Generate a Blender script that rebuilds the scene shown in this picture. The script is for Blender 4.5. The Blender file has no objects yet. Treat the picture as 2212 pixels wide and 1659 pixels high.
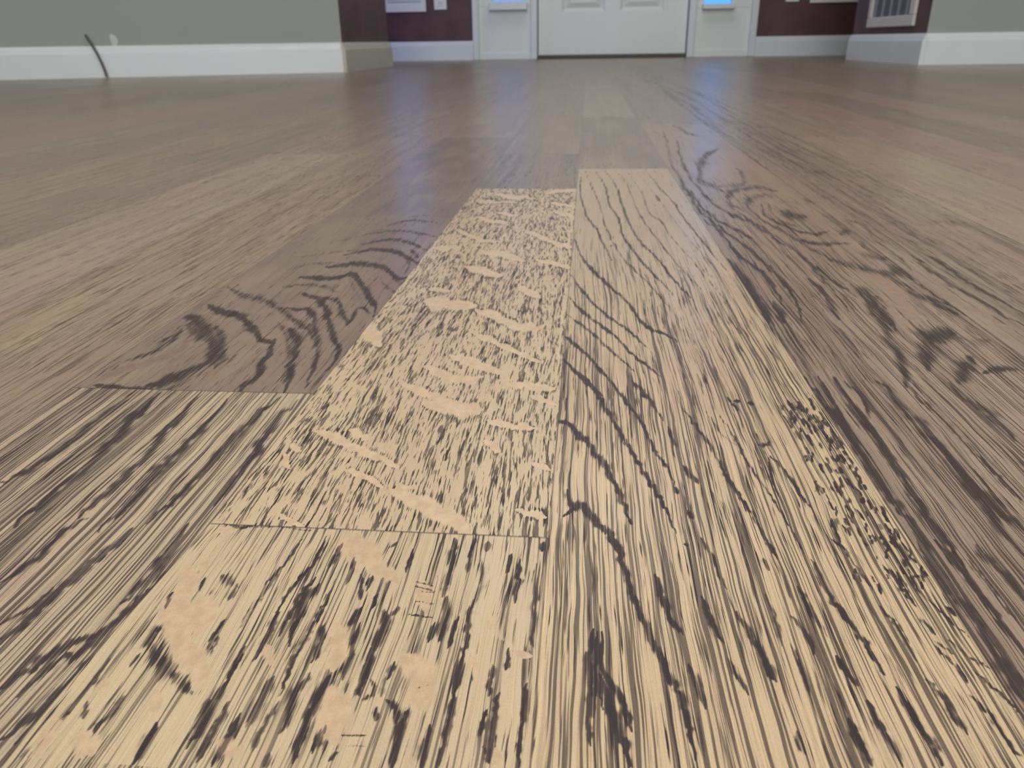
import bpy, math, random
import numpy as np
from mathutils import Vector, Matrix

sc = bpy.context.scene
col = sc.collection
# ---------------------------------------------------------------- camera
IMW, IMH, FPX, CAM_H = 2212.0, 1659.0, 1661.0, 0.0968
TH, PSI, RHO = math.radians(24.009), math.radians(5.575), math.radians(0.888)
Fv = np.array([-math.sin(PSI)*math.cos(TH), math.cos(PSI)*math.cos(TH), -math.sin(TH)])
R0 = np.array([math.cos(PSI), math.sin(PSI), 0.0]); U0 = np.cross(R0, Fv)
Rv = math.cos(RHO)*R0 - math.sin(RHO)*U0
Uv = math.sin(RHO)*R0 + math.cos(RHO)*U0
cam_d = bpy.data.cameras.new('camera'); cam = bpy.data.objects.new('camera', cam_d); col.objects.link(cam)
m = Matrix.Identity(4)
for i in range(3):
    m[i][0], m[i][1], m[i][2] = Rv[i], Uv[i], -Fv[i]
m[2][3] = CAM_H
cam.matrix_world = m
cam_d.sensor_width = 36; cam_d.lens = FPX/IMW*36
cam_d.clip_start = 0.005; cam_d.clip_end = 60
cam_d.dof.use_dof = True; cam_d.dof.focus_distance = 0.165; cam_d.dof.aperture_fstop = 45
sc.camera = cam
# ---------------------------------------------------------------- light
sc.view_settings.view_transform = 'Standard'; sc.view_settings.look = 'None'
sc.view_settings.gamma = 1; sc.view_settings.use_curve_mapping = False
sc.view_settings.exposure = -0.25
world = bpy.data.worlds.new('world'); sc.world = world; world.use_nodes = True
bg = world.node_tree.nodes['Background']
bg.inputs['Color'].default_value = (0.12, 0.40, 1.0, 1); bg.inputs['Strength'].default_value = 1.6

def area(name, loc, target, sx, sy, power, color):
    d = bpy.data.lights.new(name, 'AREA'); d.shape = 'RECTANGLE'; d.size = sx; d.size_y = sy
    d.energy = power; d.color = color
    o = bpy.data.objects.new(name, d); col.objects.link(o); o.location = loc
    o.rotation_euler = (Vector(target)-Vector(loc)).to_track_quat('-Z', 'Y').to_euler()
    return o
area('ceiling_fill_near', (0.2, -0.35, 2.42), (0.2, -0.35, 0), 1.4, 1.4, 46, (1.0, 0.93, 0.84))  # unseen warm fill put over the near floor, no fixture
area('ceiling_fill_left', (-1.9, 0.3, 2.42), (-1.9, 0.3, 0), 1.0, 1.0, 16, (0.92, 0.96, 1.0))  # added cool fill for the left of the room, source unseen
area('ceiling_fill_right', (2.1, 0.3, 2.42), (2.1, 0.3, 0), 1.0, 1.0, 22, (0.90, 0.95, 1.0))  # added cool fill for the right of the room, source unseen
area('ceiling_fill_entry', (0.1, 3.6, 2.42), (0.1, 3.6, 0), 1.4, 0.9, 17, (0.92, 0.97, 1.0))  # added fill that brightens the door and entry, no lamp seen there
area('rear_fill_light', (0.2, -2.4, 1.2), (0.2, 4.4, 0.3), 2.6, 1.5, 112, (0.90, 0.95, 1.0))  # added fill from behind the camera; the back wall has no window
area('entry_blue_fill', (-1.75, 4.35, 0.6), (-1.0, 4.87, 0.15), 0.5, 0.9, 4.5, (0.32, 0.42, 1.0))  # added blue light tinting the front wall, for an unseen side window

# ---------------------------------------------------------------- helpers
def lin(c):
    c = c/255.0
    return c/12.92 if c <= 0.04045 else ((c+0.055)/1.055)**2.4
def rgb(r, g, b): return (lin(r), lin(g), lin(b), 1.0)

def floor_pt(x, y):
    """the point of the floor that the photograph shows at pixel x, y"""
    x = np.asarray(x, float); y = np.asarray(y, float)
    d = [Fv[i]*FPX + Rv[i]*(x-IMW/2) - Uv[i]*(y-IMH/2) for i in range(3)]
    t = -CAM_H/d[2]
    return d[0]*t, d[1]*t

def mat(name, base, rough=0.5, noise=0.0, scale=20, bump=0.0, metal=0.0):
    mm = bpy.data.materials.new(name); mm.use_nodes = True
    nt = mm.node_tree; b = nt.nodes['Principled BSDF']
    b.inputs['Roughness'].default_value = rough; b.inputs['Metallic'].default_value = metal
    tc = nt.nodes.new('ShaderNodeTexCoord'); n = nt.nodes.new('ShaderNodeTexNoise')
    n.inputs['Scale'].default_value = scale; n.inputs['Detail'].default_value = 4
    nt.links.new(tc.outputs['Object'], n.inputs['Vector'])
    r = nt.nodes.new('ShaderNodeMapRange'); r.inputs['From Min'].default_value = 0.3; r.inputs['From Max'].default_value = 0.7
    nt.links.new(n.outputs['Fac'], r.inputs['Value'])
    mx = nt.nodes.new('ShaderNodeMix'); mx.data_type = 'RGBA'
    mx.inputs['A'].default_value = tuple(c*(1-noise) for c in base[:3])+(1,)
    mx.inputs['B'].default_value = tuple(min(1, c*(1+noise)) for c in base[:3])+(1,)
    nt.links.new(r.outputs['Result'], mx.inputs['Factor'])
    nt.links.new(mx.outputs['Result'], b.inputs['Base Color'])
    if bump:
        bp = nt.nodes.new('ShaderNodeBump'); bp.inputs['Strength'].default_value = bump; bp.inputs['Distance'].default_value = 0.002
        nt.links.new(n.outputs['Fac'], bp.inputs['Height']); nt.links.new(bp.outputs['Normal'], b.inputs['Normal'])
    return mm

class MB:
    """collects boxes, prisms and tubes into one mesh"""
    def __init__(s): s.v = []; s.f = []; s.mi = []
    def box(s, x0, x1, y0, y1, z0, z1, mi=0):
        n = len(s.v)
        s.v += [(x0,y0,z0),(x1,y0,z0),(x1,y1,z0),(x0,y1,z0),(x0,y0,z1),(x1,y0,z1),(x1,y1,z1),(x0,y1,z1)]
        s.f += [tuple(n+i for i in q) for q in ((0,3,2,1),(4,5,6,7),(0,1,5,4),(1,2,6,5),(2,3,7,6),(3,0,4,7))]
        s.mi += [mi]*6
    def prism(s, poly, z0, z1, mis=None):
        n = len(s.v); k = len(poly)
        s.v += [(x,y,z0) for x,y in poly]+[(x,y,z1) for x,y in poly]
        s.f += [tuple(n+i for i in reversed(range(k))), tuple(n+k+i for i in range(k))]; s.mi += [0,0]
        for i in range(k):
            j = (i+1) % k
            s.f.append((n+i, n+j, n+k+j, n+k+i)); s.mi.append(mis[i] if mis else 0)
    def profile(s, path, prof, mi=0):
        """sweep profile (offset to the right of the path, z) along a plan path with mitred corners"""
        P = [Vector(p) for p in path]; N = []
        for i in range(len(P)-1):
            d = (P[i+1]-P[i]).normalized(); N.append(Vector((d.y, -d.x)))
        rings = []
        for i, p in enumerate(P):
            if i == 0: q = N[0]
            elif i == len(P)-1: q = N[-1]
            else:
                q = (N[i-1]+N[i]).normalized(); q = q/max(0.3, q.dot(N[i]))
            rings.append([(p.x+q.x*o, p.y+q.y*o, z) for o, z in prof])
        n = len(s.v); k = len(prof)
        for r in rings: s.v += r
        for i in range(len(rings)-1):
            for j in range(k):
                j2 = (j+1) % k
                s.f.append((n+i*k+j, n+i*k+j2, n+(i+1)*k+j2, n+(i+1)*k+j)); s.mi.append(mi)
        s.f.append(tuple(n+j for j in reversed(range(k)))); s.mi.append(mi)
        e = n+(len(rings)-1)*k
        s.f.append(tuple(e+j for j in range(k))); s.mi.append(mi)
    def build(s, name, mats, parent=None, bevel=0.0, smooth=False):
        me = bpy.data.meshes.new(name); me.from_pydata(s.v, [], s.f)
        for mt in (mats if isinstance(mats, (list, tuple)) else [mats]): me.materials.append(mt)
        for p, k in zip(me.polygons, s.mi): p.material_index = k; p.use_smooth = smooth
        me.update()
        o = bpy.data.objects.new(name, me); col.objects.link(o)
        if parent: o.parent = parent
        if bevel:
            b = o.modifiers.new('bevel', 'BEVEL'); b.width = bevel; b.segments = 2; b.limit_method = 'ANGLE'
        return o
def tag(o, label, cat, group=None):
    o['label'] = label; o['category'] = cat
    if group: o['group'] = group
    return o
def struct(o): o['kind'] = 'structure'; return o
def empty(name, loc=(0,0,0), rz=0):
    o = bpy.data.objects.new(name, None); o.empty_display_size = 0.05; col.objects.link(o)
    o.location = loc; o.rotation_euler = (0,0,rz); return o

# ---------------------------------------------------------------- materials
M = {}
M['grey'] = mat('grey_green_wall_paint', rgb(152,156,150), 0.7, 0.02, 6, 0.1)
M['maroon'] = mat('maroon_wall_paint', rgb(84,52,55), 0.55, 0.25, 9, 0.1)
M['trim'] = mat('white_trim_paint', rgb(215,219,220), 0.35, 0.015, 8)
M['shade_trim'] = mat('shaded_trim_paint', rgb(188,182,168), 0.4, 0.03, 8)  # white trim with the shade on the left return put into its colour
M['door'] = mat('white_door_paint', rgb(222,226,222), 0.4, 0.015, 5)
M['plate'] = mat('white_plate_plastic', rgb(222,222,220), 0.35, 0.01, 30)
M['vent'] = mat('vent_enamel', rgb(205,200,197), 0.4, 0.02, 30)
M['fin'] = mat('vent_fin_enamel', rgb(140,141,148), 0.5, 0.05, 60)
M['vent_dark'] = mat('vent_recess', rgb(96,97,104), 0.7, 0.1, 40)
M['slot'] = mat('socket_slot', rgb(40,38,36), 0.6)
M['cable'] = mat('grey_cable_jacket', rgb(86,82,76), 0.6, 0.08, 60)
M['patch'] = mat('filler_compound', rgb(196,198,192), 0.8, 0.06, 60, 0.3)
M['ceiling'] = mat('ceiling_paint', rgb(225,225,220), 0.8, 0.01, 5)
M['threshold'] = mat('dark_threshold', rgb(74,60,52), 0.5, 0.2, 30)
M['porch'] = mat('porch_concrete', rgb(150,150,148), 0.8, 0.1, 6)
g = bpy.data.materials.new('sidelight_glass'); g.use_nodes = True
gb = g.node_tree.nodes['Principled BSDF']
gb.inputs['Transmission Weight'].default_value = 1; gb.inputs['Roughness'].default_value = 0.05
gb.inputs['IOR'].default_value = 1.05; gb.inputs['Base Color'].default_value = (0.93,0.98,1,1)
M['glass'] = g
g2 = g.copy(); g2.name = 'obscured_glass'; gb2 = g2.node_tree.nodes['Principled BSDF']
gb2.inputs['Roughness'].default_value = 0.5; gb2.inputs['Transmission Weight'].default_value = 0.6; gb2.inputs['Base Color'].default_value = (.82,.84,.9,1)
M['obscured'] = g2

# ================================================================ FLOOR
BW = 0.0752; S0 = -0.006
def seam(k, Y):
    x = S0 + BW*k
    if k == -1:
        return np.interp(Y, [0.08, 0.10, 0.136, 0.19, 0.33, 0.56], [-0.0842, -0.0834, -0.0812, -0.0808, -0.0795, -0.0785])
    if k == -2: return -0.1577 + 0*np.asarray(Y)
    if k == 1: return np.interp(Y, [0.09, 0.13, 0.25, 0.65], [0.0694, 0.0697, 0.0690, 0.0668])
    return x + 0*np.asarray(Y)

def Tc(ox, oy, s, pts): return [(ox+x*s, oy+y*s) for x, y in pts]
A = lambda pts: Tc(600, 380, 0.3165, pts)
B = lambda pts: Tc(1150, 340, 0.3165, pts)
Cc = lambda pts: Tc(450, 850, 0.339, pts)
D = lambda pts: Tc(400, 1150, 0.3617, pts)
E5 = lambda pts: Tc(1150, 800, 0.2712, pts)
E6 = lambda pts: Tc(1150, 1150, 0.3067, pts)
E7 = lambda pts: Tc(1650, 800, 0.2712, pts)
E8 = lambda pts: Tc(1650, 1150, 0.3067, pts)
G7 = lambda pts: Tc(0, 600, 0.3316, pts)
G8 = lambda pts: Tc(0, 1100, 0.337, pts)
K = lambda pts: Tc(1400, 250, 0.2712, pts)
L = lambda pts: Tc(1800, 450, 0.2411, pts)
Z5 = lambda pts: Tc(0, 150, 0.4973, pts)
N = lambda pts: Tc(600, 130, 0.3165, pts)
Q = lambda pts: Tc(0, 350, 0.3013, pts)

# dark figure of the boards: (points, half width in px, strength)
INK = {}
INK['dark_left'] = [
 (A([(300,470),(600,400),(800,330),(1000,290)]),2.6,.4),(A([(100,560),(400,520),(600,500)]),3,.4),(A([(850,290),(1000,270),(1180,285)]),2.4,.4),
 (A([(60,640),(250,600),(420,590)]),3.4,.45),(A([(20,760),(180,740),(330,760),(420,800)]),4,.5),(A([(900,500),(960,560)]),4,.6),(A([(860,560),(900,620),(850,680)]),4,.5),
 (A([(480,700),(560,830),(620,960)]),4,.4),(A([(0,1000),(60,1100),(80,1250),(20,1400)]),5,.5),
 (A([(700,350),(900,305),(1120,325)]),3.2,.55),(A([(600,400),(800,375),(950,390),(1090,415)]),3,.6),
 (A([(560,470),(750,435),(900,455),(1040,520)]),3.4,.7),(A([(450,540),(680,500),(830,530),(980,610)]),4,.8),
 (A([(330,620),(560,600),(730,630),(820,700),(900,680)]),5,.85),
 (A([(150,690),(300,700),(450,690),(520,670),(560,720),(620,810),(670,900),(650,960)]),5,.9),
 (A([(230,830),(400,850),(430,920),(480,1000),(560,900),(640,940)]),4.5,.75),
 (A([(170,800),(290,850),(340,960),(370,1080),(420,1200),(330,1330)]),5.5,.85),
 (A([(60,900),(230,930),(250,1050),(270,1180),(240,1330),(180,1450)]),5,.75),
 (A([(740,640),(850,760),(800,800),(700,700)]),4,.5),
 (G7([(1350,170),(1450,220),(1560,250),(1640,320),(1700,400),(1790,430)]),5.5,.95),
 (G7([(1790,400),(1740,500),(1700,560),(1690,630),(1600,700),(1540,760)]),8,.9),
 (G7([(1480,60),(1600,120),(1750,160),(1880,250),(2000,330),(2060,420)]),6,.6),
 (G7([(1880,330),(1940,440),(1900,560),(1880,680),(1840,770)]),8,.8),
 (G7([(2010,300),(2080,430),(2050,560),(2020,640)]),7,.6),
 (G7([(1220,250),(1290,290),(1340,360),(1390,440),(1390,520),(1290,600),(1160,650),(1060,690),(960,700)]),13,.85),
 (G7([(1400,320),(1440,440),(1450,540),(1400,590)]),9,.7),
 (G7([(1190,330),(1120,400),(1000,470),(840,535)]),9,.6),
 (G7([(600,705),(760,715),(900,725),(1000,735)]),5,.9),(G7([(1270,620),(1150,700),(1050,735)]),9,.5),
]
INK['pale_right'] = [
 (B([(330,130),(325,220),(345,330),(380,420),(440,490),(480,580),(545,710)]),2.6,.85),
 (B([(360,90),(410,210),(470,350),(490,450),(550,580),(620,690),(680,750),(800,870),(930,1020)]),2.4,.72),
 (B([(430,90),(500,200),(530,330),(590,420),(620,540),(680,620),(760,730),(890,860),(960,940)]),2.8,.85),
 (B([(490,80),(570,190),(620,350),(680,490),(770,610),(870,710),(960,830),(1110,990)]),2.8,.85),
 (B([(560,80),(650,190),(720,370),(800,490),(910,630),(1000,740),(1160,910)]),2.4,.7),
 (B([(640,80),(740,230),(800,380),(880,440),(960,560),(1080,690),(1160,790),(1340,1000)]),2.2,.65),
 (B([(700,80),(790,190),(850,270),(960,420),(1040,520),(1150,650),(1300,810)]),2.0,.5),
 (B([(770,80),(860,200),(950,290),(1040,420),(1160,570),(1240,670),(1340,790)]),2.5,.75),
 (B([(850,80),(960,200),(1060,310),(1140,420)]),1.8,.45),
 (B([(840,255),(870,300)]),3.5,.9),
 (B([(290,560),(340,680),(430,790),(540,890),(660,1000),(760,1140),(900,1200),(990,1260)]),3.6,.9),
 (B([(260,800),(380,960),(500,1070),(640,1170),(800,1310)]),3.0,.85),
 (B([(240,940),(350,1060),(550,1210),(700,1360),(880,1500)]),3.6,.85),
 (B([(230,1070),(400,1190),(500,1290),(700,1460)]),3.2,.75),
 (B([(220,1220),(330,1310),(420,1400),(560,1560)]),4.2,.9),
 (B([(210,1370),(330,1500),(480,1630)]),4.2,.85),
 (E5([(330,0),(450,90),(520,190),(580,300),(660,430),(740,560),(850,750),(960,930),(1050,1080),(1150,1300)]),5,.85),
 (E5([(160,400),(270,420),(390,530),(470,620),(560,750),(680,950),(750,1150),(790,1220)]),6.5,.9),
 (E5([(250,1160),(370,1080),(480,1180),(600,1300),(680,1420),(740,1600)]),8,.95),
 (E5([(280,950),(310,1080),(360,1090)]),6,.8),
 (E5([(560,20),(650,120),(750,260),(880,430),(980,650),(1080,780),(1140,950)]),4.2,.8),
 (E5([(780,80),(900,190),(980,300),(1040,400)]),4.5,.8),
 (E5([(1200,300),(1330,480),(1440,640),(1520,800),(1620,950),(1740,1130),(1850,1330),(1950,1500)]),4.5,.75),
 (E5([(1080,450),(1150,620)]),5,.7),(E5([(1200,760),(1320,900)]),6,.7),(E5([(1130,930),(1160,980)]),6,.8),(E5([(1240,1120),(1280,1180)]),6,.8),
 (E5([(1480,340),(1620,560),(1730,760),(1900,1000),(2050,1250),(2180,1480)]),3.4,.7),
 (E5([(1380,320),(1520,520),(1700,640)]),3,.5),
 (E5([(1790,590),(1860,600),(1890,560)]),4,.7),(E5([(1610,245),(1655,245)]),3.2,1.2),(E5([(1720,262),(1760,265)]),5.5,1.4),
 (E5([(1550,210),(1600,270),(1640,320)]),3,.8),(E5([(1890,680),(1980,760),(2100,940),(2212,1090)]),4.5,.7),
 (E5([(1770,580),(1800,720),(1860,870)]),3,.65),(E5([(1880,690),(1900,850),(1960,1010)]),2.6,.65),(E5([(2060,280),(2120,400)]),4,.5),
 (E5([(2000,360),(2080,420)]),4,.6),(E5([(2090,480),(2150,560)]),6,.5),
 (E6([(540,50),(610,160),(680,380),(750,540),(830,740),(940,960),(1040,1150),(1100,1350),(1150,1600)]),8,.85),
 (E6([(430,680),(400,900),(420,1150)]),6,.95),(E6([(460,700),(440,950),(500,1250)]),5,.9),(E6([(400,1050),(390,1300),(410,1500)]),7,.8),(E6([(470,1000),(560,1300),(640,1500),(700,1650)]),10,.95),
 (E6([(490,700),(480,900),(540,1050),(640,1180),(700,1400)]),8,.85),(E6([(380,850),(390,1050),(420,1300)]),12,.6),
 (E6([(860,300),(890,400),(960,560),(1060,720)]),8,.8),(E6([(1070,80),(1100,95)]),3.2,1.2),
 (E6([(1190,40),(1250,140),(1320,300),(1370,400)]),6,.7),(E6([(1190,450),(1270,650),(1350,780)]),7,.85),
 (E6([(1620,180),(1670,270)]),7,.7),(E6([(1440,560),(1540,730),(1640,900),(1720,1050)]),8,.8),
 (E6([(1640,440),(1720,620),(1760,800)]),7,.6),(E6([(1100,930),(1160,1080),(1220,1240)]),9,.8),
 (E6([(1380,890),(1450,1030),(1520,1140)]),9,.7),
 (E8([(20,60),(90,160)]),8,.7),(E8([(330,190),(450,420),(560,570),(660,700),(760,850),(850,1000)]),7,.9),
 (E8([(840,230),(920,310),(990,420),(1070,520)]),6,.85),(E8([(820,520),(900,620),(960,700),(1080,910)]),6,.8),
 (E8([(480,50),(570,120),(660,250),(770,410)]),4.5,.8),(E8([(240,380),(340,560),(450,740)]),6,.7),
 (E8([(190,590),(300,730),(350,860)]),7,.8),(E8([(510,870),(580,980),(660,1080)]),7,.85),
 (E8([(180,780),(260,960),(330,1150)]),6,.6),(E8([(730,1190),(800,1330),(900,1500),(980,1650)]),9,.8),
 (E8([(1150,1040),(1260,1170),(1340,1300),(1430,1420)]),8,.8),(E8([(930,1090),(1040,1290),(1180,1480),(1260,1640)]),8,.75),
 (E8([(1350,920),(1430,1060)]),5,.8),(E8([(1100,600),(1210,720)]),5,.8),(E8([(1190,760),(1340,860)]),4,.6),(E8([(1200,790),(1330,930)]),4,.7),
 (E8([(1450,1150),(1600,1300),(1700,1450),(1832,1600)]),7,.7),(E8([(930,70),(1000,160),(1040,180)]),7,.7),(E8([(1000,180),(990,240)]),6,.6),
 (E8([(1040,350),(1060,310),(1150,310)]),4,.6),(E8([(1040,350),(1130,450),(1300,610),(1450,740)]),3.4,.6),(E8([(1280,520),(1350,590)]),6,.7),
 (E8([(1100,270),(1150,300)]),5,.8),(E8([(1290,750),(1450,880),(1600,960)]),4,.6),(E8([(1470,970),(1650,1120),(1800,1270)]),4,.7),
 (E8([(0,900),(70,1040)]),9,.9),(E8([(600,1320),(680,1480),(760,1640)]),10,.8),(E8([(230,1400),(290,1560)]),11,.8),
]
# short zigzag pores at the right edge of the right pale board
_zr = random.Random(5)
for _i in range(150):
    _t = _zr.random(); _y = 860+400*_t; _xr = 1700+(_y-760)*0.652
    _x = _xr - 12 - _zr.random()**1.3*150*(0.5+_t*0.6)
    _l = _zr.uniform(8,26); _a = _zr.uniform(-0.1,0.75)
    INK['pale_right'].append(([(_x,_y),(_x+_a*_l*.6,_y+_l*.5),(_x+_a*_l+_zr.uniform(-5,5),_y+_l)], _zr.uniform(2.2,4.4), _zr.uniform(.6,.95)))
INK['knot'] = [
 (K([(1060,760),(1150,790),(1260,800)]),12,.8),
 (K([(960,700),(990,780),(1080,850),(1200,880)]),4,.6),(K([(1000,690),(1120,690),(1260,700),(1310,760)]),4,.35),
 (K([(900,700),(930,790),(1050,860),(1180,910),(1300,940),(1440,920)]),4.5,.75),
 (K([(760,690),(850,780),(960,860),(1080,920),(1200,990),(1330,1020),(1500,1020),(1620,1015)]),4.5,.75),
 (K([(1020,640),(900,630),(780,690),(850,720)]),5,.6),(K([(1030,600),(850,570),(660,600),(640,690),(760,760)]),6,.7),
 (K([(1250,640),(1320,700),(1420,740),(1520,830),(1590,900),(1530,950)]),7,.65),
 (K([(1420,800),(1560,860),(1600,900)]),10,.5),
 (K([(560,260),(470,320),(410,410),(430,510),(500,560),(640,620)]),8,.7),
 (K([(700,420),(770,520),(700,560),(560,560)]),6,.6),
 (K([(200,80),(300,130),(420,160)]),7,.6),(K([(60,130),(80,300),(120,400)]),3,.35),(K([(120,120),(160,260),(190,400),(270,510)]),4,.6),
 (K([(230,200),(260,330),(330,490),(420,600),(540,720),(700,800),(900,880),(1000,960)]),5,.75),
 (K([(190,380),(280,540),(370,660),(480,780),(640,880),(800,960),(900,1040)]),5,.8),
 (K([(280,560),(400,740),(500,840),(640,940),(760,1030),(900,1150),(1060,1310),(1180,1480),(1230,1650)]),4.5,.8),
 (K([(450,830),(570,920),(640,1020),(740,1130),(900,1240),(1000,1360),(1060,1500)]),5,.8),
 (K([(620,700),(760,800),(900,900),(1050,1000),(1150,1060),(1300,1180),(1480,1320),(1650,1440)]),5,.7),
 (K([(880,890),(1050,980),(1200,1100),(1350,1260),(1480,1400),(1600,1560)]),4.5,.65),
 (K([(1100,940),(1280,1050),(1450,1140),(1600,1190)]),5,.6),
 (K([(640,1150),(700,1230),(800,1380),(900,1520),(960,1640)]),13,.9),
 (K([(1000,1480),(1040,1560),(1080,1650)]),9,.85),(K([(1280,1300),(1400,1430),(1520,1620)]),8,.7),
 (K([(1680,1380),(1780,1450),(1850,1560),(1930,1659)]),14,.7),
 (K([(1820,950),(1900,1080),(2000,1170)]),7,.6),(K([(1700,1100),(1800,1130),(1940,1130)]),9,.55),
 (L([(0,470),(180,500),(330,560),(450,600),(600,560),(700,640)]),11,.6),
 (L([(520,620),(660,700),(800,800),(1020,860)]),13,.6),(L([(560,640),(700,760)]),8,.4),
 (L([(900,860),(1020,920),(1100,940)]),11,.7),
 (L([(210,730),(330,780),(420,820),(450,900),(520,1000),(560,1100)]),7,.7),
 (L([(280,800),(360,950),(460,1090),(560,1240),(620,1400),(650,1600)]),12,.65),
 (L([(780,1120),(850,1160),(1000,1130),(1080,1120)]),13,.75),(L([(850,1160),(830,1300),(850,1450)]),14,.65),
 (L([(1080,1150),(1250,1200),(1400,1180)]),10,.4),(L([(1240,1330),(1180,1450),(1120,1560)]),12,.6),
 (L([(1340,1480),(1500,1440),(1640,1440)]),9,.7),(L([(1140,1340),(1300,1420)]),8,.4),
 (L([(690,620),(860,740),(1040,860),(1200,960),(1400,1080),(1560,1200),(1709,1290)]),3,.9),
 (E7([(330,60),(450,240),(600,420),(760,640),(900,860),(1100,1130),(1300,1440),(1400,1659)]),11,.8),
 (E7([(560,60),(700,280),(860,470),(1000,700),(1130,880),(1300,1150),(1480,1400),(1620,1600)]),10,.8),
 (E7([(430,50),(560,260),(650,420)]),5,.7),(E7([(640,90),(760,180),(850,380)]),6,.6),
 (E7([(900,90),(1100,300),(1280,480),(1450,660),(1600,860),(1750,1080),(1900,1280),(2072,1480)]),13,.65),
 (E7([(1130,100),(1300,280),(1500,460),(1700,680),(1900,880),(2072,1080)]),7,.6),
 (E7([(1620,860),(1750,1000),(1900,1130),(2072,1290)]),18,.7),(E7([(1660,780),(1850,1000)]),7,.5),
 (E7([(1700,260),(1800,340),(1870,430),(1990,560)]),14,.6),(E7([(1480,100),(1560,200),(1700,310)]),8,.5),
 (E8([(1080,50),(1200,240),(1330,420),(1470,600),(1600,780),(1720,960),(1832,1130)]),12,.85),
 (E8([(1210,60),(1380,250),(1560,480),(1700,680),(1832,840)]),10,.75),
 (E8([(1640,870),(1740,1000),(1832,1180)]),16,.8),(E8([(1500,90),(1700,300),(1832,480)]),13,.7),
 (E8([(1400,130),(1600,400),(1800,650)]),6,.6),
]
LIGHT = {}
LIGHT['knot'] = [
 (L([(300,600),(430,640),(520,760),(640,900),(740,1040)]),15,1.0),(L([(440,780),(560,950),(640,1060)]),13,.9),
 (K([(380,230),(450,200),(540,230)]),8,.5),(K([(360,400),(400,300),(480,250)]),9,.45),
 (K([(1270,850),(1350,830),(1400,880)]),10,.7),(L([(330,500),(460,560)]),7,.6),(L([(600,640),(740,720)]),3,.8),
 (K([(870,1290),(920,1380)]),2.5,.9),(L([(850,850),(930,950),(1010,980)]),4,.7),
]
LIGHT['third_right'] = [(L([(700,560),(860,700),(1100,840),(1400,990),(1600,1100),(1709,1180)]),8,1.0)]
INK['third_right'] = [
 (L([(120,100),(300,170),(400,290),(560,420),(700,560)]),6,.5),(L([(760,380),(960,490),(1180,640),(1400,770),(1709,950)]),5,.7),
 (L([(700,420),(800,520),(1000,650),(1250,800),(1709,1050)]),6,.6),(L([(900,120),(1100,130),(1300,170),(1500,250),(1709,350)]),9,.35),
 (K([(860,260),(1000,340),(1200,420),(1500,500)]),16,.35),(K([(1000,300),(1300,300),(1500,400)]),16,.25)]
LIGHT['dark_left'] = [(G7([(640,670),(850,590),(1050,520),(1180,450),(1270,380),(1250,300)]),11,.9),(G7([(1480,330),(1560,400),(1620,480)]),10,.35),
 (G7([(1340,740),(1500,640),(1660,520)]),3,.7),(G7([(900,690),(1080,600),(1200,530)]),5,.5)]
LIGHT['pale_left'] = [
 (A([(1860,180),(1960,200),(2040,205)]),3.2,.9),(A([(1480,240),(1600,270),(1640,240)]),3,.9),(A([(1880,240),(2040,285)]),3.4,.9),
 (A([(1360,280),(1450,310),(1590,320)]),3,.8),(A([(1210,360),(1300,400),(1400,440),(1530,450)]),3.4,.8),
 (A([(1680,370),(1800,420),(1900,460),(2030,490)]),4,1),(A([(1060,490),(1250,490)]),4,.9),(A([(1390,510),(1550,540),(1680,580)]),5,1),
 (A([(1760,570),(1900,600),(2010,630)]),3.6,1),(A([(1290,620),(1400,650),(1530,680)]),6,1),(A([(1640,740),(1700,790),(1790,830)]),5,1),
 (A([(1030,770),(1180,790)]),4,.9),(A([(1020,850),(1200,870),(1350,890)]),12,1),(A([(1350,910),(1450,950),(1600,1010),(1750,1040),(1830,1010)]),7,1),
 (A([(1300,1050),(1450,1120),(1600,1190),(1790,1270)]),5,1),(A([(1170,1220),(1350,1280),(1530,1350)]),7,1),
 (A([(1000,1300),(1150,1360),(1300,1400),(1400,1370)]),6.5,1),(A([(830,1390),(930,1450),(1050,1500),(1200,1560),(1400,1600)]),6.5,1),
 (A([(1570,1420),(1700,1440),(1890,1450)]),7,.9),(A([(1720,1500),(1900,1560)]),5.5,1),(A([(600,1050),(650,1100),(700,1160)]),10,.9),
 (A([(720,890),(800,860)]),5,.9),(A([(1850,110),(2040,95)]),4,.7),(A([(1480,130),(1760,150)]),5,.7),(A([(1350,170),(1600,180)]),4,.6),
 (A([(2000,250),(2020,480)]),3,.6),(A([(1960,640),(1960,860),(1930,1100),(1900,1440)]),4,.6),
 (Cc([(680,240),(820,290),(900,340),(1050,390),(1210,470)]),7,1),(Cc([(860,480),(980,520),(1110,600)]),5,.9),
 (Cc([(1170,620),(1300,680),(1450,740),(1600,830),(1650,900)]),13,1),(Cc([(900,230),(1020,290)]),6,.9),
 (Cc([(1780,170),(1900,200),(2080,220)]),6,1),(Cc([(1760,300),(1860,370)]),7,.9),(Cc([(2050,440),(2180,490)]),9,1),
 (Cc([(1960,740),(2150,790)]),9,.9),(Cc([(1910,980),(2000,1010),(2150,1040)]),7,1),(Cc([(440,760),(540,820),(620,870)]),4,.9),
 (Cc([(1370,60),(1560,90),(1720,120)]),11,1),(Cc([(480,380),(520,480)]),6,.8),(Cc([(530,320),(590,370)]),5,.8),
 (Cc([(1640,860),(1650,1010),(1620,1150)]),11,.8),(Cc([(90,720),(250,520),(330,420)]),6,.5),(Cc([(1200,600),(1330,590)]),8,.7),
]
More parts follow.
